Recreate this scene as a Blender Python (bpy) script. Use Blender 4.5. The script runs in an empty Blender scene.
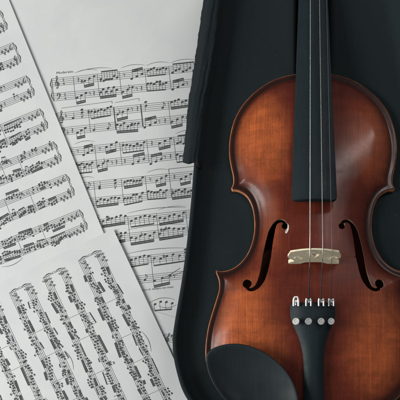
import bpy, bmesh, math, random
import numpy as np
from mathutils import Vector, Matrix, geometry

random.seed(11)
S = bpy.context.scene
COL = S.collection
MM = 0.001

# ------------------------------------------------------------------ camera frame
H = 650.0          # camera height above the table, mm
Z0 = 63.0          # height of the violin's top edge above the table
K = H - Z0         # at Z0 one photo pixel is one millimetre
PX, PY = 290.0, 400.0


def P(px, py, z):
    f = (H - z) / K
    return ((px - PX) * f, -(py - PY) * f, z)


# ------------------------------------------------------------------ object helpers
ORIGIN = {}


def tag(o, label=None, cat=None, group=None, kind=None):
    if label: o['label'] = label
    if cat: o['category'] = cat
    if group: o['group'] = group
    if kind: o['kind'] = kind
    return o


def thing(name, label, cat, loc):
    o = bpy.data.objects.new(name, None)
    o.empty_display_size = 0.03
    COL.objects.link(o)
    o.location = [c * MM for c in loc]
    ORIGIN[o.name] = Vector(loc)
    return tag(o, label, cat)


def build(name, verts, faces, mat, parent=None, smooth=True, label=None, attr=None, origin=None, angle=None):
    v = np.array(verts, dtype=float)
    c = (v.min(axis=0) + v.max(axis=0)) / 2
    c[2] = v[:, 2].min()
    if origin is not None: c = np.array(origin, float)
    me = bpy.data.meshes.new(name)
    me.from_pydata([tuple(p) for p in (v - c) * MM], [], faces)
    me.validate()
    me.update()
    if attr is not None:
        a = me.attributes.new('edge', 'FLOAT', 'POINT')
        a.data.foreach_set('value', np.array(attr, dtype=np.float32))
    bm = bmesh.new(); bm.from_mesh(me)
    bmesh.ops.recalc_face_normals(bm, faces=bm.faces)
    bm.to_mesh(me); bm.free()
    if smooth:
        me.polygons.foreach_set('use_smooth', [True] * len(me.polygons))
        if angle:
            me.set_sharp_from_angle(angle=math.radians(angle))
    me.materials.append(mat)
    o = bpy.data.objects.new(name, me)
    COL.objects.link(o)
    c = Vector(c)
    if parent:
        o.parent = parent
        o.location = (c - ORIGIN[parent.name]) * MM
    else:
        o.location = c * MM
    ORIGIN[o.name] = c
    if label: o['label'] = label
    return o


class M:
    """collects pieces of one mesh"""
    def __init__(s): s.v = []; s.f = []

    def add(s, verts, faces):
        n = len(s.v)
        s.v += [tuple(p) for p in verts]
        s.f += [[i + n for i in f] for f in faces]
        return s

    def loft(s, rings, closed=True, cap0=True, cap1=True):
        n = len(rings[0]); v = [p for r in rings for p in r]; f = []
        for i in range(len(rings) - 1):
            for j in range(n if closed else n - 1):
                a, b = i * n + j, i * n + (j + 1) % n
                f.append([a, b, b + n, a + n])
        if cap0: f.append(list(range(n))[::-1])
        if cap1: f.append([(len(rings) - 1) * n + j for j in range(n)])
        return s.add(v, f)

    def tube(s, pts, r, n=10, caps=True):
        pts = [Vector(p) for p in pts]; rings = []
        rr = r if isinstance(r, (list, tuple)) else [r] * len(pts)
        up = None
        for i, p in enumerate(pts):
            d = (pts[min(i + 1, len(pts) - 1)] - pts[max(i - 1, 0)]).normalized()
            if up is None:
                up = Vector((0, 0, 1)) if abs(d.z) < .9 else Vector((1, 0, 0))
            a = d.cross(up).normalized(); b = a.cross(d).normalized(); up = b
            rings.append([p + (a * math.cos(t) + b * math.sin(t)) * rr[i] for t in [2 * math.pi * k / n for k in range(n)]])
        return s.loft(rings, True, caps, caps)

    def lathe(s, c, axis, prof, n=24):
        axis = Vector(axis).normalized(); c = Vector(c)
        a = axis.orthogonal().normalized(); b = axis.cross(a)
        return s.loft([[c + axis * h + (a * math.cos(t) + b * math.sin(t)) * max(r, 1e-3) for t in [2 * math.pi * k / n for k in range(n)]] for r, h in prof])

    def build(s, name, mat, parent=None, **kw): return build(name, s.v, s.f, mat, parent, **kw)


def catmull(pts, step=1.2, closed=False):
    pts = [np.array(p, float) for p in pts]
    out = []
    n = len(pts)
    rng = n if closed else n - 1
    for i in range(rng):
        p1, p2 = pts[i], pts[(i + 1) % n]
        p0 = pts[i - 1] if (i > 0 or closed) else 2 * p1 - p2
        p3 = pts[(i + 2) % n] if (i + 2 < n or closed) else 2 * p2 - p1
        d1 = max(np.linalg.norm(p1 - p0), 1e-6) ** .5; d2 = max(np.linalg.norm(p2 - p1), 1e-6) ** .5; d3 = max(np.linalg.norm(p3 - p2), 1e-6) ** .5
        m1 = (p2 - p1) + d2 * ((p1 - p0) / d1 - (p2 - p0) / (d1 + d2)) * 1.0 if True else 0
        m1 = d2 * ((p1 - p0) / d1 - (p2 - p0) / (d1 + d2) + (p2 - p1) / d2)
        m2 = d2 * ((p2 - p1) / d2 - (p3 - p1) / (d2 + d3) + (p3 - p2) / d3)
        k = max(2, int(np.linalg.norm(p2 - p1) / step))
        for j in range(k):
            t = j / k
            out.append((2*t**3-3*t*t+1)*p1 + (t**3-2*t*t+t)*m1 + (-2*t**3+3*t*t)*p2 + (t**3-t*t)*m2)
    if not closed: out.append(pts[-1])
    return out


def interp(tab, x):
    return float(np.interp(x, [t[0] for t in tab], [t[1] for t in tab]))


def inside(poly, pts):
    """vectorised point in polygon"""
    x, y = pts[:, 0], pts[:, 1]
    r = np.zeros(len(pts), bool)
    n = len(poly)
    for i in range(n):
        x1, y1 = poly[i]; x2, y2 = poly[(i + 1) % n]
        if y1 == y2: continue
        c = ((y1 > y) != (y2 > y)) & (x < (x2 - x1) * (y - y1) / (y2 - y1) + x1)
        r ^= c
    return r


# ------------------------------------------------------------------ materials
class N:
    def __init__(s, name):
        s.m = bpy.data.materials.new(name); s.m.use_nodes = True
        s.t = s.m.node_tree; s.b = s.t.nodes['Principled BSDF']

    def node(s, kind, **kw):
        n = s.t.nodes.new(kind)
        for k, v in kw.items():
            if k in n.inputs.keys(): n.inputs[k].default_value = v
            else: setattr(n, k, v)
        return n

    def link(s, a, b): s.t.links.new(a, b)

    def coords(s, scale=(1, 1, 1), rot=(0, 0, 0)):
        tc = s.node('ShaderNodeTexCoord'); mp = s.node('ShaderNodeMapping')
        mp.inputs['Scale'].default_value = scale; mp.inputs['Rotation'].default_value = rot
        s.link(tc.outputs['Object'], mp.inputs['Vector'])
        return mp.outputs['Vector']

    def noise(s, vec, scale, detail=3, rough=.5, dist=0):
        n = s.node('ShaderNodeTexNoise', Scale=scale, Detail=detail, Roughness=rough, Distortion=dist)
        s.link(vec, n.inputs['Vector'])
        return n.outputs['Fac']

    def ramp(s, fac, stops, interp_='LINEAR'):
        r = s.node('ShaderNodeValToRGB'); r.color_ramp.interpolation = interp_
        e = r.color_ramp.elements
        while len(e) < len(stops): e.new(.5)
        for i, (p, c) in enumerate(stops):
            e[i].position = p; e[i].color = (*c, 1) if len(c) == 3 else c
        s.link(fac, r.inputs['Fac'])
        return r.outputs['Color']

    def mix(s, fac, a, b, mode='MIX'):
        n = s.node('ShaderNodeMix', data_type='RGBA', blend_type=mode)
        for sock, val in ((n.inputs[0], fac), (n.inputs[6], a), (n.inputs[7], b)):
            if hasattr(val, 'is_output'): s.link(val, sock)
            elif isinstance(val, (int, float)): sock.default_value = val
            else: sock.default_value = (*val, 1)
        return n.outputs[2]

    def math(s, op, a, b=None):
        n = s.node('ShaderNodeMath', operation=op)
        for i, v in enumerate((a, b)):
            if v is None: continue
            if hasattr(v, 'is_output'): s.link(v, n.inputs[i])
            else: n.inputs[i].default_value = v
        return n.outputs[0]

    def bump(s, h, strength, dist):
        b = s.node('ShaderNodeBump', Strength=strength, Distance=dist)
        s.link(h, b.inputs['Height']); s.link(b.outputs['Normal'], s.b.inputs['Normal'])

    def set(s, **kw):
        for k, v in kw.items():
            k = k.replace('_', ' ')
            if hasattr(v, 'is_output'): s.link(v, s.b.inputs[k])
            else: s.b.inputs[k].default_value = (*v, 1) if isinstance(v, tuple) and len(v) == 3 and 'Color' in k or k == 'Sheen Tint' else v
        return s.m


def mat_varnish(name, with_edge, base, red, dark):
    m = N(name)
    v1 = m.coords((1, 1, 1))
    vg = m.coords((1400, 28, 28))
    grain = m.noise(vg, 1.0, 3, .6)
    vg2 = m.coords((420, 14, 14))
    grain2 = m.noise(vg2, 1.0, 2, .5)
    flame = m.noise(m.coords((22, 190, 22), (0, 0, .12)), 1.0, 2, .5, .6)
    blot = m.noise(v1, 13, 4, .55, .4)
    fine = m.noise(v1, 900, 3, .6)
    c = m.mix(m.ramp(blot, [(.36, (0, 0, 0)), (.64, (1, 1, 1))]), red, base)
    if with_edge:
        # rubbed, paler varnish on the bouts; thick old red varnish down the middle
        c = bouts(m, c, blot, red)
    c = m.mix(m.ramp(grain, [(.3, (.42, .42, .42)), (.7, (0, 0, 0))]), c, dark)
    c = m.mix(m.ramp(grain2, [(.35, (.10, .10, .10)), (.65, (0, 0, 0))]), c, dark)
    c = m.mix(m.ramp(flame, [(.42, (.12, .12, .12)), (.6, (0, 0, 0))]), c, dark)
    c = m.mix(m.ramp(fine, [(.48, (0, 0, 0)), (.75, (.34, .34, .34))]), c, (.03, .010, .007))
    cloud = m.noise(m.coords((1, 1, 1), (0, 0, .7)), 34, 5, .62, 1.2)
    c = m.mix(m.ramp(cloud, [(.40, (0, 0, 0)), (.70, (.42, .42, .42))]), c, dark)
    scr = m.noise(m.coords((600, 26, 26), (0, 0, .8)), 1.0, 2, .4)
    c = m.mix(m.ramp(scr, [(.74, (0, 0, 0)), (.79, (.22, .22, .22))]), c, (.45, .16, .07))
    if with_edge:
        at = m.node('ShaderNodeAttribute', attribute_name='edge')
        d = m.math('MULTIPLY', at.outputs['Fac'], 1 / 20)
        # inlaid purfling (dark / light / dark) and the worn outer edge
        wearn = m.noise(v1, 55, 3, .6)
        wear = m.math('MULTIPLY', m.ramp(d, [(.0, (1, 1, 1)), (.035, (.8, .8, .8)), (.07, (0, 0, 0))]), m.ramp(wearn, [(.35, (.15, .15, .15)), (.65, (.8, .8, .8))]))
        c = m.mix(wear, c, (.62, .29, .12))
        deep = m.ramp(d, [(.0, (0, 0, 0)), (.04, (.3, .3, .3)), (.07, (.95, .95, .95)), (.32, (.85, .85, .85)), (.50, (.35, .35, .35)), (.95, (0, 0, 0))])  # dark edge varnish, deepened inward with painted edge shade
        c = m.mix(deep, c, dark)
        purf = m.ramp(d, [(.135, (0, 0, 0)), (.15, (.92, .92, .92)), (.185, (.9, .9, .9)), (.20, (.6, .6, .6)), (.22, (.9, .9, .9)), (.25, (.92, .92, .92)), (.27, (0, 0, 0))])
        c = m.mix(purf, c, (.012, .007, .006))
        c = m.mix(m.math('LESS_THAN', at.outputs['Fac'], -1.0), c, (.34, .27, .19))
    m.bump(m.mix(.25, m.mix(.25, grain, fine), cloud), .11, .0005)
    rr = m.ramp(m.noise(v1, 60, 4, .6), [(.3, (.30, .30, .30)), (.7, (.46, .46, .46))])
    return m.set(Base_Color=c, Roughness=rr, Coat_Weight=.24, Coat_Roughness=m.ramp(cloud, [(.3, (.12, .12, .12)), (.7, (.26, .26, .26))]), Specular_IOR_Level=.10)


def bouts(m, c, blot, red):
    tc = m.node('ShaderNodeTexCoord')
    tot = None
    for (x, y, rx, ry, amt) in ((-.052, .108, .040, .062, 1.0), (-.066, -.085, .044, .070, .95), (.055, .100, .040, .055, .35), (.062, -.090, .046, .075, .65), (-.045, .02, .02, .05, .3)):
        mp = m.node('ShaderNodeMapping', vector_type='POINT')
        mp.inputs['Location'].default_value = (-x / rx, -y / ry, 0); mp.inputs['Scale'].default_value = (1 / rx, 1 / ry, 0)
        m.link(tc.outputs['Object'], mp.inputs['Vector'])
        ln = m.node('ShaderNodeVectorMath', operation='LENGTH'); m.link(mp.outputs['Vector'], ln.inputs[0])
        d = m.math('ADD', ln.outputs['Value'], m.math('MULTIPLY', m.math('SUBTRACT', blot, .5), 1.1))
        k = m.math('MULTIPLY', m.ramp(d, [(.25, (1, 1, 1)), (1.0, (0, 0, 0))], 'EASE'), amt)
        tot = k if tot is None else m.math('MAXIMUM', tot, k)
    c = m.mix(.55, c, red)
    return m.mix(tot, c, (.63, .152, .044))


V_TOP = mat_varnish('spruce_varnish', True, (.25, .046, .019), (.150, .025, .014), (.030, .007, .005))
V_SIDE = mat_varnish('maple_varnish', False, (.22, .06, .022), (.13, .03, .016), (.04, .012, .01))


def mat_ebony(name, col=(.0105, .0175, .021), rough=.52):
    m = N(name)
    g = m.noise(m.coords((900, 30, 60)), 1, 4, .6)
    f = m.noise(m.coords(), 1300, 3, .6)
    c = m.mix(m.ramp(g, [(.35, (0, 0, 0)), (.7, (.6, .6, .6))]), col, tuple(x * 1.5 for x in col))
    m.bump(m.mix(.5, g, f), .12, .0003)
    r = m.ramp(m.noise(m.coords(), 70, 4, .6), [(.3, (rough - .07,) * 3), (.7, (rough + .1,) * 3)])
    return m.set(Base_Color=c, Roughness=r, Specular_IOR_Level=.17)


EBONY = mat_ebony('ebony')
EBONY_CUP = mat_ebony('ebony_chin_rest', (.0105, .016, .019), .5)


def mat_fabric(name, col, scale=1100, sheen=.12, amt=.35):
    m = N(name)
    f = m.noise(m.coords(), scale, 3, .65)
    b = m.noise(m.coords(), 26, 4, .6, .5)
    c = m.mix(m.ramp(f, [(.3, (0, 0, 0)), (.75, (amt, amt, amt))]), col, tuple(x * 2.4 for x in col))
    c = m.mix(m.ramp(b, [(.35, (0, 0, 0)), (.75, (.25, .25, .25))]), c, tuple(x * 1.6 for x in col))
    # stray lint
    l = m.noise(m.coords((1, .25, 1), (0, 0, .6)), 420, 2, .4)
    c = m.mix(m.ramp(l, [(.77, (0, 0, 0)), (.80, (.5, .5, .5))]), c, (.10, .11, .11))
    m.bump(f, .25, .0005)
    m.set(Base_Color=c, Roughness=.92, Specular_IOR_Level=.15)
    m.b.inputs['Sheen Weight'].default_value = sheen
    m.b.inputs['Sheen Roughness'].default_value = .5
    return m.m


PLUSH = mat_fabric('case_plush', (.0092, .0143, .0162), 900, .03)
SHELL = mat_fabric('case_shell_cloth', (.0083, .0127, .0144), 1500, .03)
FLAPM = mat_fabric('case_flap_cloth', (.0074, .0113, .0128), 700, .02, .4)


def mat_paper(name, col, warm):
    m = N(name)
    a = m.noise(m.coords(), 14, 5, .62, .6)
    f = m.noise(m.coords(), 1600, 3, .7)
    fib = m.noise(m.coords((1, .22, 1), (0, 0, .4)), 700, 3, .6)
    c = m.mix(m.ramp(a, [(.3, (0, 0, 0)), (.7, (1, 1, 1))]), col, warm)
    c = m.mix(m.ramp(f, [(.35, (.10, .10, .10)), (.6, (0, 0, 0))]), c, tuple(x * .72 for x in col))
    c = m.mix(m.ramp(fib, [(.68, (0, 0, 0)), (.76, (.16, .16, .16))]), c, tuple(x * .6 for x in col))
    m.bump(f, .12, .0003)
    return m.set(Base_Color=c, Roughness=.85, Specular_IOR_Level=.2)


PAPER = mat_paper('paper', (.560, .585, .590), (.640, .655, .652))
PAPER_OLD = mat_paper('paper_greyer', (.575, .60, .605), (.655, .668, .662))


def mat_ink():
    m = N('printing_ink')
    f = m.noise(m.coords(), 1900, 3, .7)
    c = m.ramp(f, [(.3, (.022, .025, .027)), (.7, (.10, .106, .108))])
    return m.set(Base_Color=c, Roughness=.75, Specular_IOR_Level=.2)


INK = mat_ink()
_m = N('staff_line_ink'); LINEINK = _m.set(Base_Color=(.075, .08, .08), Roughness=.8)


def mat_bridge():
    m = N('bridge_maple')
    g = m.noise(m.coords((160, 160, 900)), 1, 3, .6)
    s = m.noise(m.coords(), 240, 4, .6, .8)
    c = m.ramp(g, [(.3, (.66, .58, .38)), (.7, (.88, .82, .63))])
    c = m.mix(m.ramp(s, [(.60, (0, 0, 0)), (.78, (.3, .3, .3))]), c, (.30, .20, .10))
    m.bump(g, .15, .0003)
    return m.set(Base_Color=c, Roughness=.5)


BRIDGE = mat_bridge()


def mat_metal(name, col, rough):
    m = N(name)
    n = m.noise(m.coords(), 500, 3, .6)
    r = m.ramp(n, [(.3, (rough * .8,) * 3), (.7, (rough * 1.3,) * 3)])
    return m.set(Base_Color=col, Metallic=1.0, Roughness=r)


NICKEL = mat_metal('nickel', (.74, .75, .73), .36)
SILVER = mat_metal('bright_nickel', (.97, .96, .92), .5)
STEEL = mat_metal('string_steel', (.74, .75, .73), .36)
WOUND = mat_metal('wound_string', (.42, .44, .43), .45)
FINE = mat_metal('thin_string', (.20, .21, .21), .5)
SILK = mat_fabric('silk_thread', (.035, .03, .03), 2500, .0)


def mat_table():
    m = N('table_wood')
    g = m.noise(m.coords((3, 60, 3)), 1, 5, .6, .3)
    return m.set(Base_Color=m.ramp(g, [(.3, (.05, .035, .025)), (.7, (.11, .075, .05))]), Roughness=.5)


# ------------------------------------------------------------------ table
def table():
    mb = M()
    mb.add([(-1100, -800, -30), (1100, -800, -30), (1100, 800, -30), (-1100, 800, -30),
            (-1100, -800, 0), (1100, -800, 0), (1100, 800, 0), (-1100, 800, 0)],
           [[0, 1, 2, 3], [4, 5, 6, 7], [0, 1, 5, 4], [1, 2, 6, 5], [2, 3, 7, 6], [3, 0, 4, 7]])
    o = mb.build('table_top', mat_table(), smooth=False)
    tag(o, kind='structure')


table()

# ------------------------------------------------------------------ VIOLIN BODY OUTLINE (photo px at Z0 = mm)
AX = 313.0
segA = [(313, 71.5), (296, 73.4), (282.5, 76.3), (270, 81), (256, 90.5), (247, 99), (240, 108), (234.3, 119), (230.8, 131), (229, 143), (229, 155), (230.8, 167), (232.8, 176), (233, 183), (231.0, 188.3)]
segB = [(231.6, 190.3), (238, 191.0), (245.5, 195.5), (250.8, 204), (253.8, 217), (254, 231), (251.3, 244), (246, 255.5), (238, 264.5), (229, 269.6), (221, 270.9), (215.6, 270.0)]
segC = [(215.8, 273), (218.6, 281), (218.6, 290), (215.9, 300), (211.8, 313), (208, 326.5), (205.7, 340), (205, 350), (205.3, 359), (207.3, 368), (211.5, 377), (218, 387), (227.5, 398), (241, 408.5), (259, 417.5), (282, 423.5), (300, 425.6), (313, 426)]
half = catmull(segA) + catmull(segB) + catmull(segC)
half = [(AX - p[0], p[1]) for p in half]                     # offset to the left, photo y
OUT = [(AX - hx, y) for hx, y in half] + [(AX + hx, y) for hx, y in half[-2:0:-1]]
OUT = np.array(OUT)


def dense(poly, step=.4):
    o = []
    for i in range(len(poly)):
        a, b = poly[i], poly[(i + 1) % len(poly)]
        k = max(1, int(np.hypot(*(b - a)) / step))
        for j in range(k): o.append(a + (b - a) * j / k)
    return np.array(o)


OUTD = dense(OUT)


def dist_to(pts, ref):
    r = np.empty(len(pts))
    for i in range(0, len(pts), 1500):
        c = pts[i:i + 1500]
        r[i:i + 1500] = np.sqrt(((c[:, None, :] - ref[None]) ** 2).sum(2).min(1))
    return r


# arching: membrane over the outline
GX0, GY0 = 198, 66
gx = np.arange(GX0, 429); gy = np.arange(GY0, 432)
GXX, GYY = np.meshgrid(gx, gy)
gm = inside(OUT, np.c_[GXX.ravel(), GYY.ravel()].astype(float)).reshape(GXX.shape)
U = np.zeros(GXX.shape)
for lev in range(9000):
    U[1:-1, 1:-1] = np.where(gm[1:-1, 1:-1], .25 * (U[:-2, 1:-1] + U[2:, 1:-1] + U[1:-1, :-2] + U[1:-1, 2:] + .001), 0)
U /= U.max()


def arch_u(pts):
    x = np.clip(pts[:, 0] - GX0, 0, len(gx) - 2); y = np.clip(pts[:, 1] - GY0, 0, len(gy) - 2)
    i = x.astype(int); j = y.astype(int); fx = x - i; fy = y - j
    return U[j, i] * (1 - fx) * (1 - fy) + U[j, i + 1] * fx * (1 - fy) + U[j + 1, i] * (1 - fx) * fy + U[j + 1, i + 1] * fx * fy


def sstep(a, b, x):
    t = np.clip((x - a) / (b - a), 0, 1); return t * t * (3 - 2 * t)


def plate_height(pts, d, hmax=16.0):
    u = np.maximum(arch_u(pts), 0)
    h = hmax * u ** .72 * (.55 + .45 * sstep(2, 28, d)) * sstep(1.5, 13, d)
    h = h - .5 * np.exp(-((d - 6.0) / 2.2) ** 2)
    e = np.clip(d / 2.0, 0, 1)
    h = h - 1.5 * (1 - np.sqrt(np.clip(1 - (1 - e) ** 2, 0, 1)))
    return h


# f-holes
def fhole(mirror):
    c = catmull([(285.5, 226.3), (281, 224.2), (276.3, 225.8), (272.8, 231.5), (270.2, 241), (268.2, 252), (266.2, 264), (264, 275), (261, 283.5), (256.6, 289.6), (251.3, 291.6), (247.2, 289.4)], .8)
    n = len(c); L = []; R = []
    for i, p in enumerate(c):
        d = c[min(i + 1, n - 1)] - c[max(i - 1, 0)]; d = d / np.linalg.norm(d)
        nn = np.array([-d[1], d[0]]); t = i / (n - 1)
        w = interp([(0, 1.4), (.12, 1.9), (.22, 3.3), (.5, 4.4), (.78, 3.5), (.9, 2.1), (1, 1.5)], t)
        L.append(p + nn * w); R.append(p - nn * w)
    stem = L + R[::-1]
    e1 = [(285.2 + 3.3 * math.cos(a), 229.4 + 3.3 * math.sin(a)) for a in np.linspace(0, 2 * math.pi, 20, False)]
    e2 = [(247.8 + 4.6 * math.cos(a), 285.4 + 4.6 * math.sin(a)) for a in np.linspace(0, 2 * math.pi, 22, False)]
    # the nicks half way down the stem
    res = [np.array(stem), np.array(e1), np.array(e2),
           np.array([(263.0, 256.6), (273.0, 258.7), (272.6, 259.7), (262.8, 257.5)])]
    if mirror: res = [np.c_[2 * AX - r[:, 0], r[:, 1]] for r in res]
    return res


FH = fhole(False) + fhole(True)

VROOT = thing('violin', 'old orange brown violin lying on its back in the open dark case', 'violin', (AX - PX, PY - 248, 15))


def W(px, y, z):      # body plane to world (scale 1 at Z0)
    return (px - PX, PY - y, z)


def top_plate():
    pts = [tuple(p) for p in OUT]
    edges = [(i, (i + 1) % len(OUT)) for i in range(len(OUT))]
    # rings parallel to the edge so that the purfling follows it
    nxt = np.roll(OUT, -1, 0) - np.roll(OUT, 1, 0)
    nrm = np.c_[nxt[:, 1], -nxt[:, 0]] / np.linalg.norm(nxt, axis=1)[:, None]
    if not inside(OUT, (OUT[60:61] + nrm[60:61] * 1.0))[0]: nrm = -nrm
    free = []
    for off in (.4, .9, 1.4, 2.0, 2.6, 3.0, 3.5, 4.0, 4.5, 5.0, 5.5, 6.2, 7.2, 8.5):
        q = OUT + nrm * off
        ok = inside(OUT, q)
        d = dist_to(q, OUTD)
        free.append(q[ok & (d > off * .93)])
    g = np.array([(x + random.uniform(-.3, .3), y + random.uniform(-.3, .3)) for x in np.arange(204, 423, 2.2) for y in np.arange(72, 426, 2.2)])
    ok = inside(OUT, g); g = g[ok]; g = g[dist_to(g, OUTD) > 9.3]
    fd = np.concatenate([dense(f) for f in FH])
    g = g[dist_to(g, fd) > 1.0]
    ring = np.concatenate(free)
    allp = np.concatenate([ring, g])
    base = len(pts)
    pts += [tuple(p) for p in allp]
    for f in FH:
        b = len(pts); pts += [tuple(p) for p in f]
        edges += [(b + i, b + (i + 1) % len(f)) for i in range(len(f))]
    v, e, f, *_ = geometry.delaunay_2d_cdt([Vector(p) for p in pts], edges, [], 0, 1e-4)
    v = np.array([tuple(p) for p in v]); f = np.array([list(t) for t in f])
    cen = v[f].mean(1)
    keep = inside(OUT, cen)
    for h in FH: keep &= ~inside(h, cen)
    f = f[keep]
    used = np.unique(f); remap = -np.ones(len(v), int); remap[used] = np.arange(len(used)); v = v[used]; f = remap[f]
    d = dist_to(v, OUTD)
    z = Z0 + plate_height(v, d)
    verts = [W(p[0], p[1], zz) for p, zz in zip(v, z)]
    faces = [list(t) for t in f]
    cnt = {}
    for t in faces:
        for i in range(3):
            k = (t[i], t[(i + 1) % 3]); cnt[tuple(sorted(k))] = cnt.get(tuple(sorted(k)), 0) + 1
    att = list(d)
    low = {}
    hi = {}
    for (a, b), c in cnt.items():
        if c != 1: continue
        if d[a] > 3:          # rim of an f-hole: bare spruce shows in the cut
            for q in (a, b):
                if q not in hi:
                    x, y, zz = verts[q]
                    hi[q] = len(verts); verts += [(x, y, zz - .02), (x, y, zz - 3.0)]; att += [-5, -5]
            faces.append([hi[a], hi[b], hi[b] + 1, hi[a] + 1]); continue
        for q in (a, b):
            if q not in low:
                low[q] = len(verts); x, y, zz = verts[q]
                verts.append((x, y, zz - (2.6 if d[q] < 1 else 3.0))); att.append(d[q])
        faces.append([a, b, low[b], low[a]])
    return build('top_plate', verts, faces, V_TOP, VROOT, attr=att, angle=50)


top_plate()


def plate_z(px, y):
    p = np.array([[px, y]], float)
    return Z0 + float(plate_height(p, dist_to(p, OUTD))[0])


glint_edge = catmull([(287.6, 227.2), (288.9, 229.6), (288.8, 232.6), (287.6, 235.6), (285.9, 237.2), (285.2, 235.4), (286.6, 232.8), (287.9, 230.4)], .6, True)  # painted highlight: pale patch for light caught in the f-hole's eye
cm = np.mean(glint_edge, axis=0)
cv = [(*W(*cm, 0)[:2], plate_z(*cm) + .28)] + [(*W(*p, 0)[:2], plate_z(*p) + .02) for p in glint_edge]
_c = N('glint_paint'); GLINT = _c.set(Base_Color=_c.ramp(_c.noise(_c.coords(), 900, 3, .6), [(.35, (.25, .23, .19)), (.6, (.74, .72, .66))]), Roughness=.5)
build('eye_glint', cv, [[0, i + 1, (i + 1) % len(glint_edge) + 1] for i in range(len(glint_edge))], GLINT, VROOT, label='painted glint beside the upper eye of one f hole')

nxt = np.roll(OUT, -1, 0) - np.roll(OUT, 1, 0)
nrm = np.c_[nxt[:, 1], -nxt[:, 0]] / np.linalg.norm(nxt, axis=1)[:, None]
if not inside(OUT, (OUT[60:61] + nrm[60:61]))[0]: nrm = -nrm
INSET = OUT + nrm * 2.5
ZB = 27.0
mb = M()
mb.loft([[W(*p, Z0 - 3.9) for p in OUT + nrm * .1], [W(*p, Z0 - 4.1) for p in INSET], [W(*p, ZB + .2) for p in INSET]], True, False, False)
mb.build('ribs', V_SIDE, VROOT, angle=40)


def back_plate():
    g = np.array([(x, y) for x in np.arange(206, 422, 5.0) for y in np.arange(73, 425, 5.0)])
    g = g[inside(OUT, g)]; g = g[dist_to(g, OUTD) > 3]
    pts = [Vector(p) for p in OUT] + [Vector(p) for p in g]
    v, e, f, *_ = geometry.delaunay_2d_cdt(pts, [(i, (i + 1) % len(OUT)) for i in range(len(OUT))], [], 0, 1e-4)
    v = np.array([tuple(p) for p in v]); f = np.array([list(t) for t in f])
    f = f[inside(OUT, v[f].mean(1))]
    u = np.maximum(arch_u(v), 0) ** .7
    n = len(v)
    verts = [W(p[0], p[1], ZB - 1 + 0 * a) for p, a in zip(v, u)] + [W(p[0], p[1], ZB - 3.5 - 8.3 * a) for p, a in zip(v, u)]
    faces = [list(t) for t in f] + [[i + n for i in t][::-1] for t in f]
    b = len(OUT)
    # outline vertices keep their order at the front of the list
    faces += [[i, (i + 1) % b, (i + 1) % b + n, i + n] for i in range(b)]
    build('back_plate', verts, faces, V_SIDE, VROOT, angle=50)


back_plate()

CX = AX - PX      # world x of the axis


def YV(v): return PY - 70 - v        # world y for body coordinate v (0 at the neck joint)


# ------------------------------------------------------------------ fingerboard, neck, nut, pegbox, scroll
def board_z(v): return Z0 + 17 + v * .130


def fb_half(v): return 17.1 + (v - 5) * (21.9 - 17.1) / (141 - 5)


mb = M(); rings = []
for v in list(np.linspace(-130, 136, 16)) + [138, 139.5, 140.4, 141.0]:
    w = fb_half(v) - interp([(135.9, 0), (138, .5), (139.5, 1.5), (140.4, 2.7), (141, 4.4)], v); zc = board_z(v) - (0 if v < 140.5 else .9)
    ring = []
    for a in np.linspace(-1, 1, 17):
        ring.append((CX + a * w, YV(v), zc - (w * a) ** 2 / 84))
    s = w * w / 84
    e0 = zc - s
    ring[0] = (CX - w + .3, YV(v), e0 + .15); ring[-1] = (CX + w - .3, YV(v), e0 + .15)
    ring += [(CX + w, YV(v), e0 - .6), (CX + w, YV(v), e0 - 4.6), (CX + w * .6, YV(v), e0 - 4.2), (CX - w * .6, YV(v), e0 - 4.2), (CX - w, YV(v), e0 - 4.6), (CX - w, YV(v), e0 - .6)]
    rings.append(ring)
mb.loft(rings)
mb.build('fingerboard', EBONY, VROOT, angle=35)

mb = M(); rings = []
for v, dep in ((-131, 13), (-100, 13.5), (-60, 14.5), (-30, 17), (-15, 24), (-6, 34), (1.0, 40)):
    w = fb_half(v) - .8; zt = board_z(v) - w * w / 84 - 5.0
    if v > -20: zt = board_z(v) - w * w / 84 - 5.0
    rings.append([(CX + w * math.cos(a), YV(v), zt - dep * abs(math.sin(a)) ** .8) for a in np.linspace(0, math.pi, 15)])
mb.loft(rings)
mb.build('neck', V_SIDE, VROOT, angle=40)

mb = M(); w = fb_half(-130); rings = []
for dv, dz in ((-131.2, -4), (-131.2, .4), (-132.6, 1.1), (-135, .2), (-135, -4)):
    rings.append([(CX + a * w, YV(dv), board_z(-130) + dz - (a * w) ** 2 / 84) for a in np.linspace(-1, 1, 13)])
mb.loft(rings, False, False, False)
mb.build('nut', EBONY, VROOT)

mb = M()
zt = board_z(-131) - 6
rings = []
for v, w, dz, dep in ((-135.3, 12, 0, 14), (-165, 10.5, -5, 20), (-195, 8.5, -11, 18), (-208, 7, -14, 14)):
    rings.append([(CX - w, YV(v), zt + dz), (CX + w, YV(v), zt + dz), (CX + w, YV(v), zt + dz - dep), (CX - w, YV(v), zt + dz - dep)])
mb.loft(rings)
mb.build('pegbox', V_SIDE, VROOT, smooth=False)
mb = M()
sp = []; rad = []
for i in range(52):
    t = i / 51; a = 2 * math.pi * 1.7 * t; r = 16 * (1 - .72 * t)
    sp.append((CX, YV(-214) + r * math.sin(a + .3), zt - 21 + r * math.cos(a + .3) * .9)); rad.append(7.5 - 3 * t)
mb.tube(sp, rad, 12)
mb.build('scroll', V_SIDE, VROOT)
for k, v in enumerate((-148, -160, -173, -186)):
    s = 1 if k % 2 else -1
    mb = M(); c = (CX - s * 14, YV(v), zt - 14)
    mb.lathe(c, (s, 0, 0), [(0, 0), (2.6, 0), (3.2, 20), (3.6, 32), (5, 33), (5, 35), (3, 37), (3.5, 40), (9, 44), (9.5, 50), (7, 56), (0, 58)], 16)
    mb.build('peg', EBONY, VROOT, angle=40)

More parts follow.
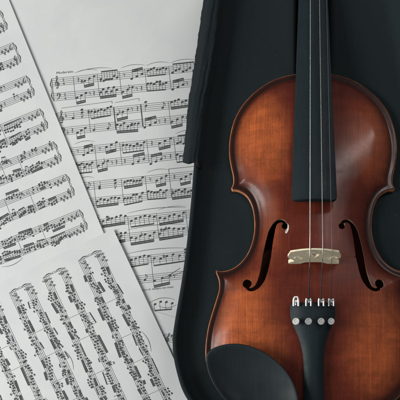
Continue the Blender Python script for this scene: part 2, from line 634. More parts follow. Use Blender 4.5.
# ------------------------------------------------------------------ bridge
BV = 195.5
BZ = plate_z(AX, BV + 70)
LEAN = math.radians(7.5)
BH = 33.0


def bridge():
    left = [(-24.2, 0), (-24.6, 1.8), (-22.5, 3.6), (-19.6, 5.0), (-19.2, 7.4), (-21.5, 10.5), (-24.6, 13.2), (-25.2, 16.5), (-24.2, 20), (-23.3, 24), (-22.4, 27.3)]
    right = [(-x, y) for x, y in left[::-1]]
    top = [(x, BH - (x * x) / 84) for x in np.linspace(-20.5, 20.5, 12)]
    feet = [(24.2, 0), (13.5, .0), (11.0, 1.4), (8.5, 3.0), (4, 3.8), (-4, 3.8), (-8.5, 3.0), (-11.0, 1.4), (-13.5, 0)]
    outline = np.array(left + top + right[:-1] + feet)
    heart = np.array([(0, 21.5), (-1.6, 23.6), (-3.6, 23.8), (-4.6, 21.8), (-3.8, 19), (-1.6, 16.6), (0, 13.5), (1.6, 16.6), (3.8, 19), (4.6, 21.8), (3.6, 23.8), (1.6, 23.6)])
    kid = np.array([(-22.4, 14.2), (-20.2, 17.6), (-16, 18.6), (-12.5, 16.6), (-11.4, 13.2), (-13, 10.6), (-15, 11.2), (-15.3, 13.4), (-17.6, 14.4), (-19.6, 12.8)])
    slot = np.array([(-8.6, 25.6), (-5.0, 26.6), (-5.2, 27.5), (-9.4, 26.6)])
    holes = [heart, kid, kid * (-1, 1), slot, slot * (-1, 1)]
    pts = [Vector(p) for p in outline]; ed = [(i, (i + 1) % len(outline)) for i in range(len(outline))]
    for h in holes:
        b = len(pts); pts += [Vector(p) for p in h]; ed += [(b + i, b + (i + 1) % len(h)) for i in range(len(h))]
    v, e, f, *_ = geometry.delaunay_2d_cdt(pts, ed, [], 0, 1e-5)
    v = np.array([tuple(p) for p in v]); f = np.array([list(t) for t in f])
    c = v[f].mean(1); keep = inside(outline, c)
    for h in holes: keep &= ~inside(h, c)
    f = f[keep]

    def pos(a, b, side):
        th = 1.75 - 1.05 * b / BH
        foot = plate_z(AX + a, BV + 70) if b < 6 else None
        zz = b
        if b < 3: zz = b * 1.0 + (plate_z(AX + a, BV + 70) - BZ) * (1 - b / 3)
        yy = side * th
        return (CX + a, YV(BV) + zz * math.sin(LEAN) + yy * math.cos(LEAN), BZ + .1 + zz * math.cos(LEAN) - yy * math.sin(LEAN))
    n = len(v)
    verts = [pos(a, b, 1) for a, b in v] + [pos(a, b, -1) for a, b in v]
    faces = [list(t) for t in f] + [[i + n for i in t][::-1] for t in f]
    cnt = {}
    for t in f:
        for i in range(3):
            k = tuple(sorted((t[i], t[(i + 1) % 3]))); cnt[k] = cnt.get(k, 0) + 1
    faces += [[a, b, b + n, a + n] for (a, b), c_ in cnt.items() if c_ == 1]
    build('bridge', verts, faces, BRIDGE, VROOT, smooth=False)


bridge()


def bridge_top(a):
    zz = BH - a * a / 84
    return (CX + a, YV(BV) + zz * math.sin(LEAN), BZ + zz * math.cos(LEAN) + .4)


# ------------------------------------------------------------------ tailpiece and fine tuners
TZ = 88.0
tabL = [(303, 291.0), (306, 290), (315, 290.2), (322, 291.6), (328, 294.3), (335, 297.6), (345, 301), (356, 303), (370, 304), (385, 304), (400, 303.5), (412, 303.5), (420, 305)]
tabR = [(303, 334.2), (306, 335.2), (315, 335.2), (322, 333.8), (328, 331), (335, 328), (345, 325.2), (356, 324), (370, 323.6), (385, 324), (400, 324.5), (412, 324.5), (420, 323)]


def tail_z(py): return interp([(300, 89), (320, 89.5), (360, 86), (420, 79)], py)


mb = M(); rings = []
for py in [302.5, 303.2, 304.5, 307, 311, 315, 319, 323, 327, 331, 336, 341, 348, 356, 366, 380, 395, 408, 416, 420]:
    l, r = interp(tabL, py), interp(tabR, py); w = (r - l) / 2; c = (l + r) / 2
    z = tail_z(py) - (1.2 if py < 303 else .25 if py < 304 else 0); sag = 6.0 * (w / 22) ** 1.3 + 1.2
    ring = []
    for a in np.linspace(-1, 1, 19):
        ring.append(P(c + w * a, py, z - sag * (abs(a) ** 2.2)))
    ring += [P(c + w, py, z - sag - 1.4), P(c + w * .9, py, z - sag - 2.4), P(c - w * .9, py, z - sag - 2.4), P(c - w, py, z - sag - 1.4)]
    rings.append(ring)
mb.loft(rings)
TAIL = mb.build('tailpiece', EBONY, VROOT, angle=40)
# saddle and tailgut
mb = M()
c0 = P(313.5, 420, 74)
mb.tube([(CX - 6, YV(349), 73), (CX - 6, YV(357), 66), (CX - 4, YV(359.5), 58), (CX + 4, YV(359.5), 58), (CX + 6, YV(357), 66), (CX + 6, YV(349), 73)], 1.1, 8)
mb.build('tail_gut', SILK, VROOT)

SX = [296.0, 308.6, 321.2, 331.2]
ANCH = []
for k, px in enumerate(SX):
    zt_ = tail_z(320) - 6 * (abs(px - 312.6) / 22) ** 2.2
    mb = M()
    c = P(px, 321.3, zt_ + 5.5)
    # knurled adjusting screw on its shaft
    mb.lathe((c[0], c[1], zt_ - 1), (0, 0, 1), [(0, 0), (1.1, 0), (1.1, 4.4)], 12)
    n = 28; prof = [(0.01, 4.3), (2.8, 4.3), (3.25, 4.7), (3.25, 6.6), (2.95, 7.0), (2.1, 7.0), (1.9, 6.4), (1.2, 6.4), (1.0, 7.0), (.01, 7.0)]
    rings = []
    for r, h in prof:
        rings.append([(c[0] + r * (1 + (.06 if (j % 2) and r > 2.75 else 0)) * math.cos(2 * math.pi * j / n), c[1] + r * (1 + (.06 if (j % 2) and r > 2.75 else 0)) * math.sin(2 * math.pi * j / n), zt_ - 1 + h) for j in range(n)])
    mb.loft(rings)
    # body plate, two lever cheeks and the hook at the string end
    b0 = P(px, 310, zt_ + .3)
    mb.tube([(c[0], c[1], zt_ - 2.4), (b0[0], b0[1] + 2, zt_ - 2.6), (b0[0], P(px, 303, zt_)[1], zt_ - 1.5), P(px, 300.5, zt_ + 3.2)], [.9, .9, .9, .9], 8)
    for s in (-1, 1):
        q0 = P(px + s * 2.4, 306, zt_ + 2.4); q1 = P(px + s * 2.4, 301, zt_ + 3.2); q2 = P(px + s * 2.0, 298.3, zt_ + 4.2)
        mb.tube([q0, q1, q2], [1.0, 1.15, 1.0], 8)
    if k == 0:
        mb.tube([P(px - 2.0, 298.3, zt_ + 4.2), P(px - 1, 297, zt_ + 4.6), P(px + 1, 297, zt_ + 4.6), P(px + 2.0, 298.3, zt_ + 4.2)], 1.0, 8)
    else:
        mb.tube([P(px - 2.2, 300.2, zt_ + 3.6), P(px + 2.2, 300.2, zt_ + 3.6)], 1.1, 8)
    mb.lathe(P(px + (.5 if k else 0), 301.2, zt_ + 2.2), (.2, 1, .3), [(0, -1.2), (1.3, -1), (1.3, 1), (0, 1.2)], 12)
    mb.build('fine_tuner', NICKEL if k else SILVER, TAIL, angle=30)
    ANCH.append(P(px + (.3 if k == 1 else -.3), 299.6, zt_ + 4.2))

# ------------------------------------------------------------------ three strings (the fourth is missing in the photo)
for (ab, an, r, smat), anc in zip(((-4.7, -2.6, .50, STEEL), (7.2, 5.6, .42, WOUND), (15.8, 12.2, .25, FINE)), ANCH[1:]):
    b = Vector(bridge_top(ab)); nut = Vector((CX + an, YV(-133), board_z(-130) - an * an / 84 + 1.2 + r))
    a = Vector(anc)
    d = (a - b)
    cut = b + d * .36
    pk = Vector((CX + an * .6, YV(-160), zt - 6))
    mb = M(); mb.tube([pk, nut] + [nut.lerp(b, t) for t in np.linspace(.03, 1, 20)] + [b + d * .05, cut], r, 8)
    st = mb.build('string', smat, VROOT)
    mb = M(); mb.tube([cut, b + d * .6, a], [r + .12, r + .1, r + .06], 8)
    mb.build('silk_wrapping', SILK, st)

# ------------------------------------------------------------------ chin rest
cup = catmull([(206.6, 354), (212, 348.8), (222, 345), (235, 343.6), (248, 345.4), (260, 350), (272, 357.3), (283, 367), (291, 377.5), (296, 388), (299, 400), (299.5, 412), (296, 424), (285, 433.5), (268, 437), (252, 431), (240, 419), (228.3, 404), (218.5, 392), (211.6, 380.5), (207.4, 369.5), (205.9, 360)], 3, True)
cc = np.array([253, 393.0])
mb = M(); rings = []
for fr, dz in ((.80, -12), (.93, -7.0), (.985, -3.2), (1.0, -1.0), (.992, -.25), (.975, 0), (.955, -.15), (.9, -1.3), (.8, -3.4), (.65, -5.8), (.45, -7.8), (.22, -8.8), (.03, -9.0)):
    ring = []
    for p in cup:
        q = cc + (p - cc) * fr
        zr = Z0 + 23 + 5.5 * (q[0] - 206) / 95 - 3 * max(0, (q[1] - 400)) / 40
        ring.append(P(q[0], q[1], zr + dz))
    rings.append(ring)
mb.loft(rings)
# feet that carry the cup on the plate's edge
mb.build('chin_rest', EBONY_CUP, VROOT, angle=60)

# ------------------------------------------------------------------ CASE
rimL = [(313, -212), (285, -205), (262, -180), (248, -140), (236, -90), (225, -40), (213.5, 10), (205.5, 67), (199, 115), (193.6, 163), (190.6, 200), (186, 245), (181.2, 280), (174.6, 319), (172.2, 337), (172.6, 353), (176.2, 372), (183, 392.5), (196, 412), (218, 434), (258, 454), (313, 462)]
rl = catmull(rimL, 4)
RIM = [np.array(p) for p in rl] + [np.array((2 * AX - p[0], p[1])) for p in rl[-2:0:-1]]
RIM = np.array(RIM)
CZ = 68.0
RW = np.array([P(p[0], p[1], CZ)[:2] for p in RIM])
tn = np.roll(RW, -1, 0) - np.roll(RW, 1, 0)
rn = np.c_[tn[:, 1], -tn[:, 0]] / np.linalg.norm(tn, axis=1)[:, None]
if np.dot(rn[40], np.array([CX, 150]) - RW[40]) < 0: rn = -rn       # pointing in

CASE = thing('violin_case', 'open dark teal black plush lined case with the violin in it', 'case', (CX, 150, 2.0))


def ring(off, z): return [(x, y, z) for x, y in RW + rn * off]


wob = [random.uniform(-.5, .5) for _ in RW]
mb = M()
mb.loft([ring(12, 2.2), ring(6, 3.2), ring(2.5, 8), ring(1.0, 20), ring(.6, 54), ring(.9, 61)], True, True, False)
mb.build('shell', SHELL, CASE, angle=60)
mb = M()
cs = []
for a in np.linspace(-.35 * math.pi, 1.25 * math.pi, 12):
    cs.append(ring(3.0 - 3.0 * math.cos(a), 65 + 3.0 * math.sin(a)))
mb.loft(cs, True, False, False)
mb.build('rim_binding', SHELL, CASE)
# plush lining: a padded surround that drops to the floor under the body and the neck
def lining():
    rim_px = np.array([((x / (H - 64) * K) + PX, PY - y / (H - 70) * K) for x, y in RW + rn * 5.6])
    bw = RW + rn * 5.6
    g = np.array([(x, y) for x in np.arange(-150, 200, 4.0) for y in np.arange(-90, 600, 4.0)])
    ob = np.c_[OUT[:, 0] - PX, PY - OUT[:, 1]]
    on = np.c_[-nrm[:, 0], nrm[:, 1]]      # pointing away from the body
    ex = np.concatenate([(ob + on * o)[::2] for o in (-3, -2.4, -1.5, -.5, .5, 2, 4)])
    g = g[dist_to(g, ob) > 5]; g = np.concatenate([g, ex])
    g = g[inside(bw, g)]; g = g[dist_to(g, bw) > 2.5]
    pts = [Vector(p) for p in bw] + [Vector(p) for p in g]
    v, e, f, *_ = geometry.delaunay_2d_cdt(pts, [(i, (i + 1) % len(bw)) for i in range(len(bw))], [], 0, 1e-4)
    v = np.array([tuple(p) for p in v]); f = np.array([list(t) for t in f]); f = f[inside(bw, v[f].mean(1))]
    ob = np.c_[OUT[:, 0] - PX, PY - OUT[:, 1]]
    sd = dist_to(v, ob); sd = np.where(inside(ob, v), -sd, sd)
    nk = np.maximum(np.abs(v[:, 0] - CX) - 17, YV(15) - v[:, 1])
    sd = np.minimum(sd, nk)
    dr = dist_to(v, bw)
    z = 15 + 42 * sstep(-3.0, -1.2, sd)
    z = z + (64.5 - z) * (1 - sstep(0, 16, dr)) ** 1.2 
    z += .8 * np.sin(v[:, 0] * .05 + v[:, 1] * .031) * sstep(10, 18, dr) * sstep(4, 12, sd)
    build('lining', [(x, y, q) for (x, y), q in zip(v, z)], [list(t) for t in f], PLUSH, CASE)


lining()


# cloth flap lying over the rim
def flap():
    rows = 70; cols = 26; v = []; f = []
    rnd = random.Random(4)
    for i in range(rows + 1):
        py = -60 + 221.5 * i / rows
        xo = interp([(-60, 216), (0, 204.6), (67, 195.0), (78, 193.4), (92, 191.2), (98, 190.0), (112, 188.5), (128, 187.2), (145, 185.6), (154, 184.6), (161.5, 184.2)], py)
        xo += .25 * math.sin(py * .31) + .2 * math.sin(py * .83 + 1)
        for j in range(cols + 1):
            u = j / cols
            wd = 19 + 1.5 * math.sin(py * .03)
            e = py + (2.6 * math.sin(u * 9) * u if i == rows else 0) + (1.5 + 2.5 * u) * (i == rows)
            z = 70.3 - 26 * max(0, .30 - u) ** 1.0 * 1.0 - 16 * max(0, u - .72)
            z += .35 * math.sin(u * 17 + .9 * math.sin(py * .035)) * math.exp(-((u - .45) / .35) ** 2) + .2 * math.sin(u * 31 + py * .06)
            z += .15 * math.sin(py * .22 + u * 3)
            v.append(P(xo + u * wd, e, z))
    for i in range(rows):
        for j in range(cols):
            a = i * (cols + 1) + j
            f.append([a, a + 1, a + cols + 2, a + cols + 1])
    o = build('side_flap', v, f, FLAPM, CASE)
    md = o.modifiers.new('thickness', 'SOLIDIFY'); md.thickness = .0014; md.offset = -1


flap()
for (x, y) in ((-70, -20), (110, -20), (-30, 330), (80, 330)):
    mb = M(); mb.lathe((x, y, 0), (0, 0, 1), [(5, 0), (7, .6), (7, 2.6)], 16)
    mb.build('foot', SHELL, CASE)


# ------------------------------------------------------------------ SHEET MUSIC
def wave(px, py):
    return .8 * math.sin(px * .021 + py * .013 + 1) + .35 * math.sin(py * .026 - px * .017 + 2.2)


class Sheet:
    """a page: rectangle in page coordinates, reading direction at angle a (degrees, photo sense)"""
    def __init__(s, origin, a, w, h, z, lift=0.8):
        a = math.radians(a)
        s.o = np.array(origin, float); s.w, s.h, s.z, s.lift = w, h, z, lift
        s.ds = np.array([math.cos(a), math.sin(a)]); s.dt = np.array([-math.sin(a), math.cos(a)])
        s.layers = {}
        s.line = ([], [])

    def px(s, u, t): return s.o + s.ds * u + s.dt * t

    def uv(s, x, y):
        d = np.array([x, y]) - s.o; return float(d @ s.ds), float(d @ s.dt)

    def top(s, u, t):
        p = s.px(u, t)
        e = min(u, s.w - u, t, s.h - t)
        fl = 1 - float(sstep(140, 188, p[0]))
        return s.z + fl * (1.2 + wave(*p) + s.lift * math.exp(-max(e, 0) / 14)), p

    def W(s, u, t, dz=0):
        z, p = s.top(u, t); return P(p[0], p[1], z + dz)

    # ---- ink primitives (page coordinates)
    def poly(s, pts, lay=2):
        v, f = s.layers.setdefault('ink', ([], []))
        n = len(v); v += [s.W(u, t, .05 + .02 * lay) for u, t in pts]; f.append(list(range(n, n + len(pts))))

    def quad_line(s, a, b, w, lay=1, thin=False, step=4):
        v, f = s.line if thin else s.layers.setdefault('ink', ([], []))
        a = np.array(a, float); b = np.array(b, float); d = b - a; L = np.linalg.norm(d)
        if L < 1e-6: return
        nn = np.array([-d[1], d[0]]) / L * w / 2; k = max(1, int(L / step)); n = len(v)
        for i in range(k + 1):
            c = a + d * i / k
            v += [s.W(*(c + nn), .05 + .02 * lay), s.W(*(c - nn), .05 + .02 * lay)]
        f += [[n + 2 * i, n + 2 * i + 1, n + 2 * i + 3, n + 2 * i + 2] for i in range(k)]

    def stroke(s, pts, w, lay=4):
        """polyline with widths, as one strip"""
        v, f = s.layers.setdefault('ink', ([], []))
        pts = [np.array(p, float) for p in pts]; n0 = len(v); n = len(pts)
        for i, p in enumerate(pts):
            d = pts[min(i + 1, n - 1)] - pts[max(i - 1, 0)]; L = max(np.linalg.norm(d), 1e-6)
            ww = w[i] if isinstance(w, (list, tuple)) else w
            nn = np.array([-d[1], d[0]]) / L * ww / 2
            v += [s.W(*(p + nn), .05 + .02 * lay), s.W(*(p - nn), .05 + .02 * lay)]
        f += [[n0 + 2 * i, n0 + 2 * i + 1, n0 + 2 * i + 3, n0 + 2 * i + 2] for i in range(n - 1)]

    def head(s, u, t, g, lay=3, hollow=False):
        a = -.42; ra, rb = .66 * g, .47 * g
        ring = []
        for k in range(10):
            q = 2 * math.pi * k / 10
            x, y = ra * math.cos(q), rb * math.sin(q)
            ring.append((u + x * math.cos(a) - y * math.sin(a), t + x * math.sin(a) + y * math.cos(a)))
        if hollow: s.stroke(ring + ring[:1], .25 * g, lay)
        else: s.poly(ring, lay)

    def slur(s, a, b, bow, w=.5, lay=5):
        a = np.array(a, float); b = np.array(b, float); d = b - a; L = np.linalg.norm(d)
        nn = np.array([d[1], -d[0]]) / L; n = max(8, int(L / 4))
        pts = [a + d * i / n + nn * bow * (1 - (2 * i / n - 1) ** 2) for i in range(n + 1)]
        s.stroke(pts, [w * (.35 + .65 * (1 - (2 * i / n - 1) ** 2)) for i in range(n + 1)], lay)

    def text(s, txt, u, t, size, italic=False, bold=False, squash=1.0, font_shear=0.0):
        c = bpy.data.curves.new('t', 'FONT'); c.body = txt; c.size = size; c.resolution_u = 3
        c.shear = font_shear
        o = bpy.data.objects.new('t', c); COL.objects.link(o)
        me = o.to_mesh()
        v, f = s.layers.setdefault('ink', ([], [])); n = len(v)
        v += [s.W(u + p.co.x * squash, t - p.co.y, .05 + .02 * 4) for p in me.vertices]
        f += [[i + n for i in p.vertices] for p in me.polygons]
        o.to_mesh_clear(); bpy.data.objects.remove(o); bpy.data.curves.remove(c)

    # ---- engraving
    def staff(s, u0, u1, t, g):
        for k in range(-2, 3): s.quad_line((u0, t + k * g), (u1, t + k * g), LW, 0, True)

    def treble(s, u, t, g):
        body = catmull([(.15, .75), (-.2, 1.05), (.1, 1.5), (.62, 1.3), (.78, .7), (.25, .15), (-.45, .35), (-.85, 1.05), (-.5, 1.8), (.2, 2.05), (.95, 1.6), (1.0, .8), (.5, .25)], .25)
        s.stroke([(u + p[0] * g, t + p[1] * g) for p in body], .26 * g)
        up = catmull([(-.85, 1.05), (-.35, -.4), (.42, -1.5), (.45, -2.7), (.15, -3.0), (-.15, -2.2), (.05, -.8), (.3, 1.5), (.35, 2.7), (0, 3.2), (-.45, 3.0)], .3)
        s.stroke([(u + p[0] * g, t + p[1] * g) for p in up], .26 * g, 5)
        s.head(u - .35 * g, t + 2.9 * g, g * .6)

    def bass(s, u, t, g):
        c = catmull([(-.6, -1), (-.3, -1.75), (.3, -1.85), (.75, -1.2), (.65, -.2), (.05, .8), (-.8, 1.4)], .3)
        s.stroke([(u + p[0] * g, t + p[1] * g) for p in c], [.2 * g + .25 * g * math.sin(math.pi * i / len(c)) for i in range(len(c))])
        s.head(u - .45 * g, t - .95 * g, g * .75)
        for k in (-1.4, -.6): s.head(u + 1.25 * g, t + k * g, g * .4)

    def sharp(s, u, t, g):
        for k in (-.28, .28):
            s.quad_line((u + k * g, t - 1.15 * g), (u + k * g, t + 1.15 * g), .15 * g, 3)
            s.quad_line((u - .6 * g, t + k * 1.1 * g + .15 * g), (u + .6 * g, t + k * 1.1 * g - .15 * g), .34 * g, 4)

    def flat(s, u, t, g):
        s.quad_line((u - .3 * g, t - 1.8 * g), (u - .3 * g, t + .6 * g), .15 * g, 3)
        s.stroke([(u - .3 * g, t - .2 * g), (u + .25 * g, t - .45 * g), (u + .3 * g, t), (u - .3 * g, t + .6 * g)], .22 * g)

    def qrest(s, u, t, g):
        s.stroke([(u - .25 * g, t - 1.4 * g), (u + .35 * g, t - .6 * g), (u - .2 * g, t), (u + .4 * g, t + .75 * g), (u - .3 * g, t + .7 * g), (u + .1 * g, t + 1.4 * g)], [.2 * g, .45 * g, .5 * g, .25 * g, .35 * g, .15 * g])

    def erest(s, u, t, g):
        s.head(u - .3 * g, t - .5 * g, g * .45); s.stroke([(u - .4 * g, t - .4 * g), (u + .4 * g, t - .6 * g), (u - .05 * g, t + 1.1 * g)], .2 * g)

    def brace(s, u, t0, t1, w=2.2):
        n = 28; pts = []; ws = []
        for i in range(n + 1):
            q = i / n; x = -math.sin(2 * math.pi * q) ** 2 * .55 * w - w * (math.exp(-((q - .5) / .05) ** 2)) * .6
            pts.append((u - .4 + x, t0 + (t1 - t0) * q)); ws.append(.25 + .75 * math.sin(2 * math.pi * q) ** 2)
        s.stroke(pts, ws)

    def ledger(s, u, t, tn, g):
        k = 3
        while abs(tn - t) >= k * g - .01:
            y = t + math.copysign(k * g, tn - t); s.quad_line((u - 1.0 * g, y), (u + 1.0 * g, y), .2, 1); k += 1

    def group(s, u0, u1, t, g, steps, beams=1, up=False, chord=0, acc=.0, rnd=random, slur=False, bw=.7, hs=1.18, stem=3.0):
        """beamed group; steps are positions in half spaces below the middle line"""
        n = len(steps); du = (u1 - u0) / max(n - 1, 1)
        sg = -1 if up else 1
        xs = [u0 + du * i for i in range(n)]; ts = [t + st * g / 2 for st in steps]
        off = .6 * g * (1 if up else -1)
        ex = (min(ts) - stem * g) if up else (max(ts) + stem * g)
        sl = max(-.13, min(.13, (ts[-1] - ts[0]) / (xs[-1] - xs[0] + 1e-6) * .5)) if n > 1 else 0
        mid = (xs[0] + xs[-1]) / 2
        be = [ex + sl * (x - mid) for x in xs]
        for i in range(n):
            s.head(xs[i], ts[i], g * hs); s.ledger(xs[i], t, ts[i], g)
            if chord and rnd.random() < chord:
                q = ts[i] + sg * -1 * g * rnd.choice((1, 1.5, 2)); s.head(xs[i], q, g * hs); s.ledger(xs[i], t, q, g)
            if rnd.random() < acc:
                (s.sharp if rnd.random() < .6 else s.flat)(xs[i] - 1.6 * g, ts[i], g)
            s.quad_line((xs[i] + off, ts[i]), (xs[i] + off, be[i]), .27 * (g / 1.7), 2)
        if n > 1:
            for b in range(beams):
                o = -sg * b * g * .85
                bb = bw * g / 1.0 * .8
                ns = max(1, int(abs(xs[-1] - xs[0]) / 3)); q0 = np.array((xs[0] + off, be[0] + o)); q1 = np.array((xs[-1] + off, be[-1] + o))
                s.stroke([q0 + (q1 - q0) * i / ns for i in range(ns + 1)], bb, 5)
        else:
            if beams: s.stroke([(xs[0] + off, be[0]), (xs[0] + off + .9 * g, be[0] - sg * 1.2 * g), (xs[0] + off + .6 * g, be[0] - sg * 2.2 * g)], [.5 * g * .6, .3 * g, .1 * g])
        if slur: s.slur((xs[0], (min(ts) - 1.6 * g)), (xs[-1], (min(ts) - 1.6 * g)), 2.2 * g)

    def finish(s, name, label, mat):
        nu, nt = max(2, int(s.w / 4)), max(2, int(s.h / 4)); v = []; f = []
        for i in range(nt + 1):
            for j in range(nu + 1): v.append(s.W(s.w * j / nu, s.h * i / nt))
        for i in range(nt):
            for j in range(nu):
                a = i * (nu + 1) + j; f.append([a, a + 1, a + nu + 2, a + nu + 1])
        n = len(v); top = len(f)
        v += [(x, y, z - .22) for x, y, z in v]
        f += [[i + n for i in q][::-1] for q in f]
        border = list(range(nu + 1)) + [(i + 1) * (nu + 1) + nu for i in range(nt)] + [nt * (nu + 1) + j for j in range(nu - 1, -1, -1)] + [i * (nu + 1) for i in range(nt - 1, 0, -1)]
        f += [[border[i], border[(i + 1) % len(border)], border[(i + 1) % len(border)] + n, border[i] + n] for i in range(len(border))]
        o = build(name, v, f, mat, angle=50)
        tag(o, label, 'sheet music', 'pages of sheet music spread beside the case')
        iv, jf = s.layers.get('ink', ([], [])); lv, lf = s.line
        nn = len(iv)
        c = ORIGIN[o.name]
        me = bpy.data.meshes.new('printed_music')
        allv = np.array(iv + lv); me.from_pydata([tuple(p) for p in (allv - np.array(c)) * MM], [], jf + [[i + nn for i in q] for q in lf])
        me.materials.append(INK); me.materials.append(LINEINK)
        me.polygons.foreach_set('material_index', [0] * len(jf) + [1] * len(lf)); me.update()
        p = bpy.data.objects.new('printed_music', me); COL.objects.link(p); p.parent = o
        return o


LW = .42


def key_sig(pg, u, t, g, n, sharp=True):
    for k in range(n):
        st = [-4, -1, -5, -2, 1][k % 5]
        (pg.sharp if sharp else pg.flat)(u + k * 1.25 * g, t + st * g / 2, g)


def dense_measure(pg, u0, u1, t, g, rnd, busy):
    u = u0
    while u < u1 - 2 * g:
        k = rnd.random()
        if k < busy:
            n = rnd.choice((3, 4, 4, 6, 6, 8)); L = min(n * rnd.uniform(2.1, 2.8), u1 - u - g * .6)
            n = max(2, min(n, int(L / 2.2)))
            base = rnd.choice((-3, -2, -1, 0, 1, 2, 3)); st = []; q = base
            for _ in range(n):
                st.append(max(-5, min(5, q))); q += rnd.choice((-2, -1, -1, 1, 1, 2))
            pg.group(u + 1.2 * g, u + L - .5 * g, t, g, st, rnd.choice((1, 2, 2)), up=base > 0 if rnd.random() < .75 else base <= 0, chord=.85, acc=.4, rnd=rnd, hs=1.08, stem=2.2, bw=.85)
            u += L + .5 * g
        elif k < busy + (1 - busy) * .35:
            (pg.qrest if rnd.random() < .5 else pg.erest)(u + g, t, g); u += 2.4 * g
        elif k < busy + (1 - busy) * .75:
            st = rnd.randint(-5, 4); pg.group(u + 1.2 * g, u + 1.2 * g, t, g, [st], rnd.choice((0, 1)), up=st > 0, chord=.8, acc=.4, rnd=rnd, hs=1.0, stem=2.6); u += 2.6 * g
        else: u += rnd.uniform(2.5, 6) * g


def dense_system(pg, u0, L, t1, t2, g, rnd, meas, nkey, busy1, busy2, brace=True):
    pg.staff(u0, u0 + L, t1, g); pg.staff(u0, u0 + L, t2, g)
    pg.quad_line((u0, t1 - 2 * g), (u0, t2 + 2 * g), .4, 3)
    if brace: pg.brace(u0, t1 - 2 * g, t2 + 2 * g, 2.4)
    pg.treble(u0 + 2.1 * g, t1, g); (pg.bass if rnd.random() < .75 else pg.treble)(u0 + 2.1 * g, t2, g)
    for t in (t1, t2): key_sig(pg, u0 + 4.6 * g, t, g, nkey)
    s0 = u0 + (5.2 + 1.25 * nkey) * g
    cuts = [s0]
    while cuts[-1] < u0 + L - 4: cuts.append(min(cuts[-1] + meas * rnd.uniform(.75, 1.25), u0 + L))
    for a, b in zip(cuts, cuts[1:]):
        pg.quad_line((b, t1 - 2 * g), (b, t2 + 2 * g), .3, 2)
        dense_measure(pg, a + .5, b - .5, t1, g, rnd, busy1 if rnd.random() < .85 else .4)
        dense_measure(pg, a + .5, b - .5, t2, g, rnd, busy2 if rnd.random() < .8 else .9)
        if rnd.random() < .15: pg.slur((a + 2, t1 - 3.4 * g), (b - 3, t1 - 3.6 * g), 2.6, .45)


# --- page 1: upside down at the left, its clefs at the right-hand end
pg = Sheet((110.5, 250), 157.9, 225, 300, 1.15)
rnd = random.Random(5)
ends = [((85.5, 226.5), (80.5, 212.5)), ((72.5, 192.5), (67, 177)), ((59.5, 158.5), (54.5, 144.5)), ((46, 125.5), (41, 111.5)), ((32.5, 92.5), (27.5, 78.5)), ((19, 59.5), (14, 45.5)), ((5.5, 26.5), (.5, 12.5))]
for a, b in ends:
    ua, ta = pg.uv(*a); ub, tb = pg.uv(*b)
    dense_system(pg, (ua + ub) / 2, 190, ta, tb, 1.58, rnd, 23, 4, .95, .5)
pg.finish('sheet_music_page', 'upside down page of dense piano music at the upper left, clefs at its right end', PAPER)

# --- page 2: upright page between the left pages and the case
A2 = -6.0
pg = Sheet((-22.5, -8), A2, 226, 348, .35)
rnd = random.Random(8)
g = 1.86


def row2(x): return pg.uv(x, 0)[0]


def rowT(y129): return pg.uv(129, y129)[1]


def UX(x, t):      # page u where the row t crosses photo x
    return (x - pg.o[0] - pg.dt[0] * t) / pg.ds[0]


def beamgrp(x0, x1, t, steps, beams=2, up=False, **k):
    pg.group(UX(x0, t), UX(x1, t), t, g, steps, beams, up, bw=k.pop('bw', .85), rnd=rnd, **k)


